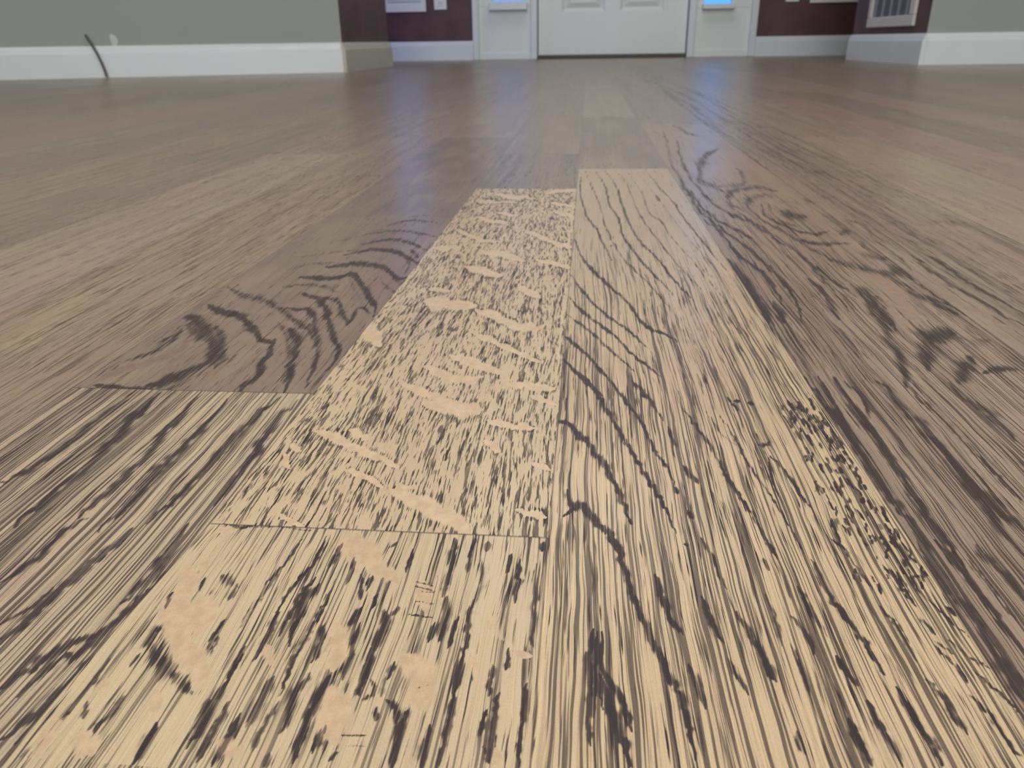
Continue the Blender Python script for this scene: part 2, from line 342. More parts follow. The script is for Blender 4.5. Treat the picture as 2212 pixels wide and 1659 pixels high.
LIGHT['pale_near'] = [
 (Cc([(50,880),(200,862)]),8,1),(D([(950,60),(1050,120),(1160,180)]),24,.95),(D([(1050,170),(1180,230),(1270,300)]),15,.8),
 (D([(900,560),(930,700),(880,820)]),20,.85),(D([(880,950),(920,1080),(900,1250)]),34,.85),(D([(1300,740),(1400,880),(1420,1000)]),38,.85),
 (D([(1420,300),(1440,480)]),19,.95),(D([(1720,680),(1740,900)]),9,.9),(D([(1960,720),(2070,740)]),13,1),(D([(1800,500),(1900,640)]),24,.5),
 (G8([(1200,400),(1160,550),(1150,700),(1180,850),(1230,950),(1290,1130)]),26,1),(G8([(1290,560),(1330,680),(1260,800)]),16,.9),
 (G8([(1300,310),(1310,400)]),14,.9),(G8([(1000,1160),(1000,1300)]),18,1),(G8([(680,1080),(640,1200)]),12,.8),(G8([(500,1440),(600,1560)]),36,.8),
 (G8([(430,1330),(300,1500),(150,1659)]),24,.6),(G8([(1700,870),(1750,1000)]),16,.6),(D([(200,1250),(330,1330)]),26,.7),(D([(1850,1290),(1870,1390)]),16,.7),
 (D([(1230,1200),(1350,1330)]),20,.3),
]
INK['pale_near'] = [
 (Cc([(200,860),(300,838)]),4,.9),(Cc([(60,800),(200,855),(230,840)]),3.5,.8),(Cc([(230,850),(450,850),(700,880)]),2.2,.5),
 (D([(1380,295),(1500,325)]),1.6,.8),(D([(1370,320),(1500,352)]),1.8,.8),(D([(1400,352),(1490,358)]),1.6,.6),(D([(1380,412),(1500,430)]),1.6,.7),(D([(1340,488),(1480,510)]),2.2,.8),
 (D([(930,1212),(1080,1214)]),2.2,.7),(D([(960,1275),(1080,1277)]),1.6,.5),(D([(1370,935),(1460,910)]),1.6,.5),(D([(1500,270),(1510,262)]),1.4,.4),
 (D([(1660,740),(1630,850),(1600,960)]),12,.95),(D([(1720,400),(1690,560),(1665,740)]),6.5,.95),(D([(1600,960),(1580,1120),(1530,1300),(1500,1407)]),9,.95),
 (D([(1610,40),(1590,180),(1540,380)]),8,.8),(D([(1560,390),(1560,500),(1520,640)]),12,.7),(D([(1490,540),(1450,660)]),6,.9),(D([(1630,500),(1570,690)]),5,.9),
 (D([(1770,160),(1760,290),(1720,450)]),8,.7),(D([(1700,110),(1680,240)]),7,.7),(D([(1810,60),(1800,110)]),10,.9),(D([(1740,40),(1700,120)]),4,.7),
 (D([(1950,130),(1920,240)]),7,.8),(D([(2000,160),(1990,290),(1970,420)]),6,.9),(D([(2100,190),(2080,400),(2080,680)]),10,.6),(D([(2140,60),(2130,110)]),6,.9),
 (D([(1930,690),(1915,820)]),6,.9),(D([(1840,790),(1810,980)]),10,.8),(D([(1880,960),(1840,1180),(1820,1380)]),8,.85),(D([(2040,900),(2030,1050),(2000,1230),(1990,1407)]),7,.9),
 (D([(1800,1060),(1750,1230)]),7,.8),(D([(1780,1280),(1820,1380)]),8,.7),
 (D([(1460,1150),(1430,1290),(1410,1407)]),9,.85),(D([(1300,1120),(1270,1280),(1230,1407)]),12,.85),(D([(1330,1060),(1310,1130)]),8,.8),
 (D([(1140,1040),(1130,1130)]),9,.9),(D([(1200,1000),(1260,1060),(1250,1140)]),9,.7),(D([(1110,880),(1120,960),(1060,1000)]),8,.7),(D([(1250,770),(1210,880)]),9,.9),(D([(1200,860),(1170,980)]),11,.6),
 (D([(1180,470),(1190,590),(1130,700)]),13,.75),(D([(1280,450),(1230,500)]),5,.8),(D([(1110,690),(1070,830),(1040,970)]),8,.8),(D([(1040,540),(1000,700),(940,880)]),10,.75),
 (D([(1050,450),(1000,520),(985,555)]),6,.9),(D([(1050,250),(1050,400)]),5,.7),(D([(1120,260),(1080,350)]),7,.9),(D([(1150,370),(1120,450)]),7,.8),(D([(1010,150),(1000,240),(960,310)]),5,.9),
 (D([(1010,170),(1000,210)]),8,.7),(D([(1360,100),(1320,240)]),7,.75),(D([(1220,90),(1270,60)]),7,.5),(D([(940,60),(860,210)]),7,.8),
 (D([(860,860),(800,960),(740,1090),(690,1220),(640,1380)]),12,.9),(D([(840,540),(800,690),(750,780)]),8,.8),(D([(800,310),(700,440),(620,680)]),10,.8),
 (D([(900,280),(820,450),(720,640),(640,780),(560,980)]),6,.8),(D([(780,270),(680,380),(560,620)]),5,.8),(D([(740,840),(680,920),(630,1050),(560,1200)]),13,.7),
 (D([(520,870),(440,1020),(370,1160)]),13,.7),(D([(560,480),(480,640),(400,770)]),8,.8),(D([(260,880),(180,980),(100,1150),(10,1290)]),11,.85),(D([(330,1080),(250,1250),(160,1400)]),8,.85),
 (D([(260,1010),(170,1200),(70,1370)]),8,.85),(D([(360,680),(250,880)]),6,.8),(D([(560,1010),(480,1140),(400,1310)]),8,.8),(D([(500,1320),(480,1407)]),14,.7),(D([(840,1150),(760,1320)]),10,.8),(D([(920,1310),(850,1370)]),8,.6),
 (D([(300,330),(260,400)]),14,.55),(D([(220,260),(320,330)]),14,.5),(D([(200,620),(150,740)]),5,.8),(D([(240,520),(140,650)]),5,.8),(D([(120,270),(85,350)]),4,.9),(D([(850,20),(760,190),(640,330),(540,480)]),4.5,.8),
 (D([(700,40),(600,180),(460,330)]),4,.8),(D([(560,250),(420,420),(300,600)]),6,.6),(D([(880,620),(820,720)]),5,.4),
 (G8([(1110,530),(1060,640)]),10,.8),(G8([(1030,770),(960,850),(1040,1010),(1130,1100),(1230,1180)]),17,.6),(G8([(1150,960),(1090,1080)]),10,.5),
 (G8([(900,920),(830,1010)]),8,.6),(G8([(790,1200),(700,1310),(600,1430)]),9,.6),(G8([(560,1230),(540,1340)]),10,.8),(G8([(1000,1370),(930,1500),(850,1640)]),10,.8),
 (G8([(700,960),(560,1150),(420,1300),(260,1500),(120,1659)]),7,.4),(G8([(440,1290),(400,1360)]),7,.7),
]
INK['streaky'] = [
 (G7([(880,740),(700,880),(440,1080),(200,1250),(0,1330)]),9,.65),(G7([(1040,750),(900,880),(750,1050),(560,1230),(300,1450),(100,1620)]),11,.75),
 (G7([(1280,780),(1100,980),(960,1160),(760,1350),(520,1560)]),11,.75),(G7([(1480,790),(1300,1000),(1100,1180),(900,1400),(640,1659)]),10,.75),
 (G7([(1820,780),(1560,1000),(1340,1250),(1150,1430),(960,1600)]),9,.7),(G7([(1930,800),(1800,960),(1600,1230),(1400,1480)]),11,.75),
 (G7([(1700,860),(1500,1100),(1350,1250)]),7,.6),
 (G8([(560,60),(380,170),(240,320),(0,470)]),9,.7),(G8([(840,130),(680,280),(500,420),(260,620),(0,860)]),12,.85),(G8([(1200,100),(1080,260),(960,420),(780,600)]),9,.8),
 (G8([(1290,190),(1170,330),(960,520),(760,700),(560,880),(330,1000),(120,1200)]),10,.8),(G8([(880,560),(760,720),(500,850),(300,960),(0,1150)]),12,.8),(G8([(700,880),(480,1060),(340,1210),(200,1340),(0,1480)]),13,.9),
 (G8([(340,500),(200,620),(0,740)]),8,.7),(G8([(420,1160),(260,1350),(100,1500)]),14,.6),
]

def relax(pts, w, si):
    """Catmull-Rom through the traced points with a slight natural waver in place and width"""
    P = np.array(pts, float); rs = np.random.RandomState(si*17+int(P[0, 0]) % 1000)
    if len(P) < 2: return P, [w]
    Pe = np.vstack([2*P[0]-P[1], P, 2*P[-1]-P[-2]]); out = []
    for i in range(1, len(Pe)-2):
        p0, p1, p2, p3 = Pe[i-1:i+3]; k = int(max(2, min(9, np.hypot(*(p2-p1))/max(7, 1.6*w))))
        for q in range(k):
            t = q/k
            out.append(.5*((2*p1)+(-p0+p2)*t+(2*p0-5*p1+4*p2-p3)*t*t+(-p0+3*p1-3*p2+p3)*t**3))
    out.append(P[-1]); out = np.array(out); n = len(out)
    if n > 3: out[1:-1] += rs.normal(0, .28*w, (n-2, 2))
    return out, w*rs.uniform(.62, 1.3, n)
def ev_strokes(strokes, X, Y):
    """soft coverage of the strokes at floor points X, Y; widths follow the floor's foreshortening where each stroke lies"""
    out = np.zeros(len(X))
    for si, (pts, w, s) in enumerate(strokes):
        pts, wv = relax(pts, w*.72 if len(pts) == 2 and w > 6 else w, si)
        px = np.array([p[0] for p in pts]); py = np.array([p[1] for p in pts])
        fx, fy = floor_pt(px, py)
        n = len(pts)
        best = np.full(len(X), 9e9); hit = False
        for i in range(n-1):
            mx, my = (fx[i]+fx[i+1])/2, (fy[i]+fy[i+1])/2
            z = mx*Fv[0]+my*Fv[1]-CAM_H*Fv[2]
            wm = wv[i]*z/FPX; an = CAM_H/z
            r = 2.2*wm
            sel = np.nonzero((X > min(fx[i],fx[i+1])-r) & (X < max(fx[i],fx[i+1])+r) & (Y > min(fy[i],fy[i+1])-r/an) & (Y < max(fy[i],fy[i+1])+r/an))[0]
            if not len(sel): continue
            ax, ay = fx[i], fy[i]*an; dx, dy = fx[i+1]-ax, fy[i+1]*an-ay
            qx, qy = X[sel]-ax, Y[sel]*an-ay
            L2 = dx*dx+dy*dy+1e-14; t = np.clip((qx*dx+qy*dy)/L2, 0, 1)
            taper = 1.0
            g_ = (i+t)/(n-1)
            taper = 0.35+0.65*np.clip(np.minimum(g_, 1-g_)*5, 0, 1)
            d = np.hypot(qx-t*dx, qy-t*dy)/(wm*taper)
            best[sel] = np.minimum(best[sel], d)
        out = np.maximum(out, s*np.exp(-(best/1.1)**2))
    return out

# a board: column, y0, y1, light sRGB, dark sRGB, (pore amount, pore length, band amount, long line amount), strokes key
rnd = random.Random(11)
def rand_board(k, y0, y1):
    b = rnd.choice([(139,121,107),(134,117,104),(141,124,108),(136,119,106),(142,124,108),(131,115,103),(141,118,107)])
    j = rnd.uniform(-4, 4)
    return (k, y0, y1, tuple(c+j for c in b), (96,81,74), (rnd.uniform(.25,.42), 1.0, rnd.uniform(.2,.6), .4), None)
PALE, PALE2, DK = (190,165,133), (186,162,132), (50,41,43)
boards = [
 (-1, -0.9, 0.1365, (184,163,134), DK, (.47, 1.9, .05, .50), 'pale_near'),
 (-1, 0.1365, 0.5605, (184,162,133), DK, (.64, .78, .06, .12), 'pale_left'),
 (-1, 0.5605, 0.745, (126,112,102), (92,80,74), (.3, 1.5, .5, .5), None),
 (-1, 0.745, 1.75, (132,115,103), (100,86,78), (.2, 1.5, .3, .3), None),
 (0, -1.2, 0.6545, PALE2, DK, (.44, 1.9, .06, .9), 'pale_right'),
 (0, 0.6545, 1.12, (126,111,102), (98,86,79), (.25, 1.5, .3, .3), None),
 (0, 1.12, 1.95, (144,129,117), (112,97,90), (.2, 1.5, .3, .3), None),
 (-2, -0.8, 0.2055, (172,153,128), (56,46,47), (.38, 2.6, .7, .95), 'streaky'),
 (-2, 0.2055, 0.88, (122,105,94), (58,47,45), (.38, 1.3, .0, .3), 'dark_left'),
 (-2, 0.88, 2.2, (134,117,105), (100,86,79), (.2, 1.5, .4, .2), None),
 (1, -1.0, 1.02, (144,124,108), (58,48,46), (.40, 2.4, .35, .85), 'knot'),
 (1, 1.02, 2.0, (134,118,107), (100,86,78), (.3, 1.5, .4, .3), None),
 (2, -0.4, 0.98, (138,121,106), (68,57,52), (.42, 2.2, .45, .5), 'third_right'),
 (2, 0.98, 2.4, (138,121,106), (92,78,70), (.4, 1.5, .8, .4), None),
 (-3, -0.6, 0.62, (141,121,104), (80,65,59), (.42, 1.6, .2, .6), None),
 (-3, 0.62, 1.5, (138,118,104), (92,76,69), (.42, 1.4, .3, .3), None),
 (-4, -0.7, 0.75, (146,128,113), (88,74,67), (.40, 1.4, .3, .35), None),
 (-4, 0.75, 2.0, (137,119,106), (92,77,70), (.4, 1.4, .3, .3), None),
]
used = {}
for b in boards: used.setdefault(b[0], []).append(b)
KMIN, KMAX = -47, 46
YB, YF = -3.0, 5.05
for k in range(KMIN, KMAX):
    segs = sorted(used.get(k, []), key=lambda b: b[1])
    y = YB if not segs else segs[-1][2]
    if segs: boards.append(rand_board(k, YB, segs[0][1]))
    else: y = YB - rnd.uniform(0, 0.8)
    while y < YF:
        y2 = y+rnd.choice([0.55, 0.8, 1.0, 1.3, 0.7])+rnd.uniform(0, .2)
        boards.append(rand_board(k, max(y, YB), min(y2, YF))); y = y2

ROWS = floor_pt(np.full(640, 1106.0), np.linspace(1712, 190, 640))[1]
VX = []; FC = []; AT = {n: [] for n in ('tone','dark','grain','style','mark','edge')}
nv = 0
def add_patch(k, y0, y1, ys, nc, spec, seed):
    global nv
    _, b0, b1, tone, dark, sty, key = spec
    ys = np.asarray(ys); a = np.linspace(0, 1, nc+1)
    Yg, Ag = np.meshgrid(ys, a, indexing='ij')
    x0 = seam(k, ys)[:, None]; x1 = seam(k+1, ys)[:, None]
    Xg = x0+(x1-x0)*Ag
    X = Xg.ravel(); Yv = Yg.ravel(); n = len(X)
    VX.append(np.stack([X, Yv, np.zeros(n)], 1))
    r, c = Xg.shape
    i = np.arange(r-1)[:, None]*c+np.arange(c-1)[None, :]+nv
    FC.append(np.stack([i, i+1, i+c+1, i+c], -1).reshape(-1, 4))
    nv += n
    one = np.ones(n)
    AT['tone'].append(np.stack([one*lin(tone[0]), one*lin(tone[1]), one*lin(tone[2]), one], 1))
    AT['dark'].append(np.stack([one*lin(dark[0]), one*lin(dark[1]), one*lin(dark[2]), one], 1))
    AT['grain'].append(np.stack([X, Yv, one*seed], 1))
    p, l, bn, ln = [one*q for q in sty]
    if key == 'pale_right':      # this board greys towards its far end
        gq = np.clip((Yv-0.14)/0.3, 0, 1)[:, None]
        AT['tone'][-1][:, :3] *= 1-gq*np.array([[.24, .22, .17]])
    if key == 'pale_right':      # clean ring lines at the far end, open pores towards the near end
        fade = np.clip((0.50-Yv)/0.25, 0, 1)
        p = p*(0.30+0.70*fade); ln = ln*(0.10+0.90*fade)
    if key == 'knot':
        fade = np.clip((0.62-Yv)/0.35, 0, 1); p = p*(0.5+0.5*fade); ln = ln*(0.25+0.75*fade); bn = bn*(0.3+0.7*fade)
    if key == 'dark_left':
        fade = np.clip((0.42-Yv)/0.2, 0, 1); p = p*(0.6+0.4*fade)
    AT['style'].append(np.stack([p, l, bn, ln], 1))
    ink = ev_strokes(INK.get(key, []), X, Yv) if key in INK else one*0
    if key in ('knot', 'pale_right'):      # the figure is fainter towards the far end of these boards
        lo_ = .84 if key == 'knot' else .92
        ink = ink*(lo_+(1-lo_)*np.clip((0.50-Yv)/0.25, 0, 1))
    lig = ev_strokes(LIGHT.get(key, []), X, Yv) if key in LIGHT else one*0
    AT['mark'].append(np.stack([ink, lig, one*(1.0 if key == 'pale_left' else 0.4 if key == 'pale_near' else 0.0)], 1))
    W = (x1-x0)
    AT['edge'].append(np.stack([(Ag*W).ravel(), ((1-Ag)*W).ravel(), np.minimum(Yv-b0, b1-Yv)], 1))
for bi, spec in enumerate(boards):
    k, b0, b1 = spec[:3]; seed = (bi*7.31) % 97
    key = spec[6]
    if key:
        ys = [y for y in ROWS if b0 < y < b1]
        ys = sorted(set([b0]+ys+[b1]))
        ys = [y for y in ys if y >= min(ROWS[0], b1)] if b0 < ROWS[0] else ys
        if b0 < ROWS[0]: add_patch(k, b0, ys[0], [b0, ys[0]], 8, spec, seed)
        zones = [(-9, .17, 300), (.17, .3, 200), (.3, .55, 130), (.55, 9, 60)]
        for za, zb, nc in zones:
            lo, hi = max(ys[0], za), min(ys[-1], zb)
            if hi <= lo: continue
            yy = [lo]+[y for y in ys if lo < y < hi]+[hi]
            add_patch(k, lo, hi, yy, nc, spec, seed)
    else:
        if b1-b0 < .02: continue
        ys = np.concatenate([[b0, b0+.0006], np.linspace(b0+.002, b1-.002, 6), [b1-.0006, b1]])
        add_patch(k, b0, b1, ys, 2, spec, seed)
VX.append(np.array([[-3.6,-3.1,-.002],[3.5,-3.1,-.002],[3.5,5.05,-.002],[-3.6,5.05,-.002]]))   # dark sub-floor seen only through gaps
FC.append(np.array([[nv, nv+1, nv+2, nv+3]]))
for nme, wd in (('tone',4),('dark',4),('grain',3),('style',4),('mark',3),('edge',3)): AT[nme].append(np.zeros((4, wd)))
V = np.concatenate(VX); Fq = np.concatenate(FC)
me = bpy.data.meshes.new('floor')
me.vertices.add(len(V)); me.vertices.foreach_set('co', V.astype(np.float32).ravel())
me.loops.add(len(Fq)*4); me.loops.foreach_set('vertex_index', Fq.astype(np.int32).ravel())
me.polygons.add(len(Fq)); me.polygons.foreach_set('loop_start', (np.arange(len(Fq))*4).astype(np.int32))
me.polygons.foreach_set('loop_total', np.full(len(Fq), 4, np.int32))
me.update(calc_edges=True)
for nme, arrs in AT.items():
    a = np.concatenate(arrs).astype(np.float32)
    if a.shape[1] == 4:
        at = me.attributes.new(nme, 'FLOAT_COLOR', 'POINT'); at.data.foreach_set('color', a.ravel())
    else:
        at = me.attributes.new(nme, 'FLOAT_VECTOR', 'POINT'); at.data.foreach_set('vector', a.ravel())
floor = struct(bpy.data.objects.new('floor', me)); col.objects.link(floor)

# ---- oak material
fm = bpy.data.materials.new('stained_oak_floor'); fm.use_nodes = True
nt = fm.node_tree; nodes, links = nt.nodes, nt.links
bs = nodes['Principled BSDF']
def attr(n):
    a = nodes.new('ShaderNodeAttribute'); a.attribute_type = 'GEOMETRY'; a.attribute_name = n; return a
def val(x, sock):
    if isinstance(x, (int, float)): sock.default_value = x
    else: links.new(x, sock)
def op(o, a, b=0.0, c=None, clamp=False):
    n = nodes.new('ShaderNodeMath'); n.operation = o; n.use_clamp = clamp
    val(a, n.inputs[0]); val(b, n.inputs[1])
    if c is not None: val(c, n.inputs[2])
    return n.outputs[0]
def sstep(x, lo, hi, a=0.0, b=1.0):
    n = nodes.new('ShaderNodeMapRange'); n.interpolation_type = 'SMOOTHSTEP'
    val(x, n.inputs['Value']); val(lo, n.inputs['From Min']); val(hi, n.inputs['From Max']); val(a, n.inputs['To Min']); val(b, n.inputs['To Max'])
    return n.outputs['Result']
def comb(x, y, z):
    n = nodes.new('ShaderNodeCombineXYZ'); val(x, n.inputs[0]); val(y, n.inputs[1]); val(z, n.inputs[2]); return n.outputs[0]
def sep(v):
    n = nodes.new('ShaderNodeSeparateXYZ'); links.new(v, n.inputs[0]); return n.outputs
def noise(v, scale=1.0, detail=2.0, rough=0.5, dist=0.0):
    n = nodes.new('ShaderNodeTexNoise'); n.inputs['Scale'].default_value = scale; n.inputs['Detail'].default_value = detail
    n.inputs['Roughness'].default_value = rough; n.inputs['Distortion'].default_value = dist
    links.new(v, n.inputs['Vector']); return n.outputs['Fac']
def mixc(f, a, b, mode='MIX'):
    n = nodes.new('ShaderNodeMix'); n.data_type = 'RGBA'; n.blend_type = mode
    val(f, n.inputs['Factor'])
    for s, q in (('A', a), ('B', b)):
        if isinstance(q, tuple): n.inputs[s].default_value = q
        else: links.new(q, n.inputs[s])
    return n.outputs['Result']
def comb_rgb(v): return comb(v, v, v)
gx, gy, gs = sep(attr('grain').outputs['Vector'])
st = attr('style'); sp = nodes.new('ShaderNodeSeparateColor'); links.new(st.outputs['Color'], sp.inputs[0])
pore_a, pore_l, band_a = sp.outputs[0], sp.outputs[1], sp.outputs[2]; line_a = st.outputs['Alpha']
ink_a, lig_a, ray_a = sep(attr('mark').outputs['Vector'])
e0, e1, e2 = sep(attr('edge').outputs['Vector'])
tone, dark = attr('tone').outputs['Color'], attr('dark').outputs['Color']
# gentle sideways wander of the grain
w1 = noise(comb(op('MULTIPLY', gx, 40), op('MULTIPLY', gy, 12), gs), detail=1)
w2 = noise(comb(op('MULTIPLY', gx, 200), op('MULTIPLY', gy, 60), op('ADD', gs, 5)), detail=1)
gxw = op('ADD', gx, op('ADD', op('MULTIPLY', op('SUBTRACT', w1, .5), .004), op('MULTIPLY', op('SUBTRACT', w2, .5), .0009)))
inv = op('DIVIDE', 1.0, pore_l)
def streak(fx, fy, ds, detail=2.0, rough=.5):
    return noise(comb(op('MULTIPLY', gxw, fx), op('MULTIPLY', op('MULTIPLY', gy, fy), inv), op('ADD', gs, ds)), detail=detail, rough=rough)
fine = streak(2000, 105, 1.3, 2, .55)       # short open pores
lines = streak(1900, 30, 4.1, 2.0, .6)     # long thin lines
lines2 = streak(3600, 60, 9.7, 1.0)
clump = streak(420, 22, 17.7, 2.0)         # pores gather in loose clumps
band = streak(170, 3.4, 14.2, 2.0)         # broad early-wood bands
patchy = noise(comb(op('MULTIPLY', gx, 60), op('MULTIPLY', gy, 22), op('ADD', gs, 21)), detail=2)
feath = streak(2300, 90, 31.0, 2.5, .6)
bandm = op('MULTIPLY', sstep(band, .47, .60), band_a)
inkm = sstep(op('ADD', ink_a, op('MULTIPLY', op('SUBTRACT', feath, .5), 1.9)), .40, .66)
softink = sstep(ink_a, .05, .85)
ligm = sstep(op('ADD', lig_a, op('MULTIPLY', op('SUBTRACT', feath, .5), 1.0)), .30, .58)
rim = op('MULTIPLY', op('MULTIPLY', sstep(lig_a, .015, .12), op('SUBTRACT', 1.0, sstep(lig_a, .2, .45))), ray_a)
lightkill = op('SUBTRACT', 1.0, op('MULTIPLY', ligm, .97))
pth = op('SUBTRACT', op('SUBTRACT', .76, op('MULTIPLY', pore_a, .38)), op('MULTIPLY', op('SUBTRACT', patchy, .5), .22))
pth = op('SUBTRACT', pth, op('MULTIPLY', op('SUBTRACT', clump, .5), .34))
pth = op('SUBTRACT', pth, op('MULTIPLY', bandm, .10))
pth = op('SUBTRACT', pth, op('MULTIPLY', rim, .05))
pth = op('SUBTRACT', pth, op('MULTIPLY', softink, .18))
pores = op('MULTIPLY', sstep(fine, pth, op('ADD', pth, .07)), lightkill)
lth = op('SUBTRACT', op('SUBTRACT', .62, op('MULTIPLY', line_a, .13)), op('MULTIPLY', op('SUBTRACT', clump, .5), .22))
lth = op('SUBTRACT', lth, op('MULTIPLY', softink, .08))
linem = op('MULTIPLY', op('MULTIPLY', sstep(lines, lth, op('ADD', lth, .08)), lightkill), op('MINIMUM', op('MULTIPLY', line_a, 1.6), 1.0))
line2m = op('MULTIPLY', op('MULTIPLY', sstep(lines2, .50, .62), lightkill), op('MULTIPLY', line_a, .8))
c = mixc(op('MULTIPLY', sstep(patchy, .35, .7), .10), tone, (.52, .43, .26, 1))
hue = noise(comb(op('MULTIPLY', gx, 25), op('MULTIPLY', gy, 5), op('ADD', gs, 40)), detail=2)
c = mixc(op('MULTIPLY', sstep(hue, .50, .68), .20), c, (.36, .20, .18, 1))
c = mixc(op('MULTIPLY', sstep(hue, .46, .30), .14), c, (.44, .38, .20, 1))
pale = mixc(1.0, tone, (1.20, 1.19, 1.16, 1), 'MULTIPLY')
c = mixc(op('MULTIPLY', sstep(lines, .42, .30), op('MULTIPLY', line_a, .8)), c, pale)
mid = mixc(.5, tone, dark)
c = mixc(op('MULTIPLY', sstep(clump, .45, .70), .12), c, mid)
c = mixc(op('MULTIPLY', bandm, .55), c, dark)
c = mixc(op('MULTIPLY', softink, .30), c, dark)
c = mixc(op('MULTIPLY', line2m, .50), c, mid)
c = mixc(op('MULTIPLY', linem, .78), c, dark)
depth = noise(comb(op('MULTIPLY', gx, 900), op('MULTIPLY', gy, 120), op('ADD', gs, 52)), detail=1)
c = mixc(op('MULTIPLY', pores, op('MULTIPLY_ADD', depth, .9, .38)), c, dark)
fleckc = mixc(1.0, tone, (1.14, 1.13, 1.15, 1), 'MULTIPLY')
ln_ = noise(comb(op('MULTIPLY', gx, 420), op('MULTIPLY', gy, 260), gs), detail=3, rough=.6)
fleckc = mixc(sstep(ln_, .35, .65), mixc(1.0, tone, (.98, .92, .92, 1), 'MULTIPLY'), fleckc)
fleckc = mixc(sstep(ray_a, .5, .9), mixc(sstep(ln_, .3, .7), mixc(1.0, tone, (.86, .78, .78, 1), 'MULTIPLY'), mixc(1.0, tone, (1.06, .99, .98, 1), 'MULTIPLY')), fleckc)
c = mixc(op('MULTIPLY', ligm, .85), c, fleckc)
c = mixc(op('MULTIPLY', inkm, op('MULTIPLY_ADD', fine, .6, .45)), c, dark)
grit = noise(comb(op('MULTIPLY', gx, 5200), op('MULTIPLY', gy, 2600), gs), detail=1)
c = mixc(1.0, c, comb_rgb(op('MULTIPLY_ADD', grit, .26, .87)), 'MULTIPLY')
edge = op('MINIMUM', e0, e1)
em = op('SUBTRACT', 1.0, sstep(edge, .00006, .00028))
ej = op('SUBTRACT', 1.0, sstep(e2, .00010, .00045))
c = mixc(op('MULTIPLY', op('MAXIMUM', em, ej), .55), c, (.035, .025, .022, 1))
links.new(c, bs.inputs['Base Color'])
bs.inputs['Roughness'].default_value = 0.4; bs.inputs['Specular IOR Level'].default_value = 0.32
rough = op('ADD', .29, op('MULTIPLY', op('MAXIMUM', pores, inkm), .16))
links.new(rough, bs.inputs['Roughness'])
hgt = op('SUBTRACT', 1.0, op('MAXIMUM', op('MAXIMUM', op('MULTIPLY', pores, .8), op('MULTIPLY', linem, .8)), op('MAXIMUM', em, ej)))
bp = nodes.new('ShaderNodeBump'); bp.inputs['Strength'].default_value = 0.35; bp.inputs['Distance'].default_value = 0.00012
links.new(hgt, bp.inputs['Height']); links.new(bp.outputs['Normal'], bs.inputs['Normal'])
me.materials.append(fm)

# ================================================================ ROOM SHELL
YW = 4.87; CH = 2.5
LP = [(-3.5, 2.20), (-0.917, 3.065), (-0.908, 3.76), (-3.5, 3.76)]
RP = [(1.184, 3.095), (3.4, 3.16), (3.4, 3.93), (1.184, 3.93)]
w = MB(); w.prism(LP, 0, CH, [0, 1, 0, 0]); struct(w.build('wall_left', [M['grey'], M['maroon']]))
w = MB(); w.prism(RP, 0, CH, [0, 0, 0, 1]); struct(w.build('wall_right', [M['grey'], M['maroon']]))
# entry wall with the door and sidelight openings
DX0, DX1 = -0.292, 0.553          # door slab
FX0, FX1 = -0.672, 0.938          # outer edges of the door frame unit
w = MB()
w.box(-3.5, -1.22, YW, YW+.12, 0, CH); w.box(-1.22, -1.0, YW, YW+.12, 0, .62); w.box(-1.22, -1.0, YW, YW+.12, 2.0, CH); w.box(-1.0, FX0, YW, YW+.12, 0, CH); w.box(FX1, 3.4, YW, YW+.12, 0, CH); w.box(FX0, FX1, YW, YW+.12, 2.1, CH)
struct(w.build('wall_front', M['maroon']))
w = MB(); w.box(-3.62, -3.5, YB, YW+.12, 0, CH); struct(w.build('wall_side_left', M['grey']))
w = MB(); w.box(3.4, 3.52, YB, YW+.12, 0, CH); struct(w.build('wall_side_right', M['grey']))
w = MB(); w.box(-3.62, 3.52, YB-.12, YB, 0, CH); struct(w.build('wall_back', M['grey']))
w = MB(); w.box(-3.62, 3.52, YB-.12, YW+.12, CH, CH+.1); struct(w.build('ceiling', M['ceiling']))
w = MB(); w.box(-6, 6, YW+.2, YW+6, -.16, -.02); struct(w.build('porch_ground', M['porch']))
# baseboards
BP = [(0, 0), (.016, 0), (.016, .078), (.013, .084), (.011, .092), (.006, .102), (0, .103)]
def base(name, path, m_=None):
    b = MB(); b.profile(path, BP); return struct(b.build(name, m_ or M['trim']))
base('baseboard_left', [(-3.5, 2.20), (-0.917, 3.065), ])
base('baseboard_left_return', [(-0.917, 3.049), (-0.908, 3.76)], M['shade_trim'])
base('baseboard_front_left', [(-3.5, YW), (FX0, YW)])
base('baseboard_front_right', [(FX1, YW), (3.4, YW)])
base('baseboard_right_return', [(1.184, 3.93), (1.184, 3.079)])
base('baseboard_right', [(1.184, 3.095), (3.4, 3.16)])

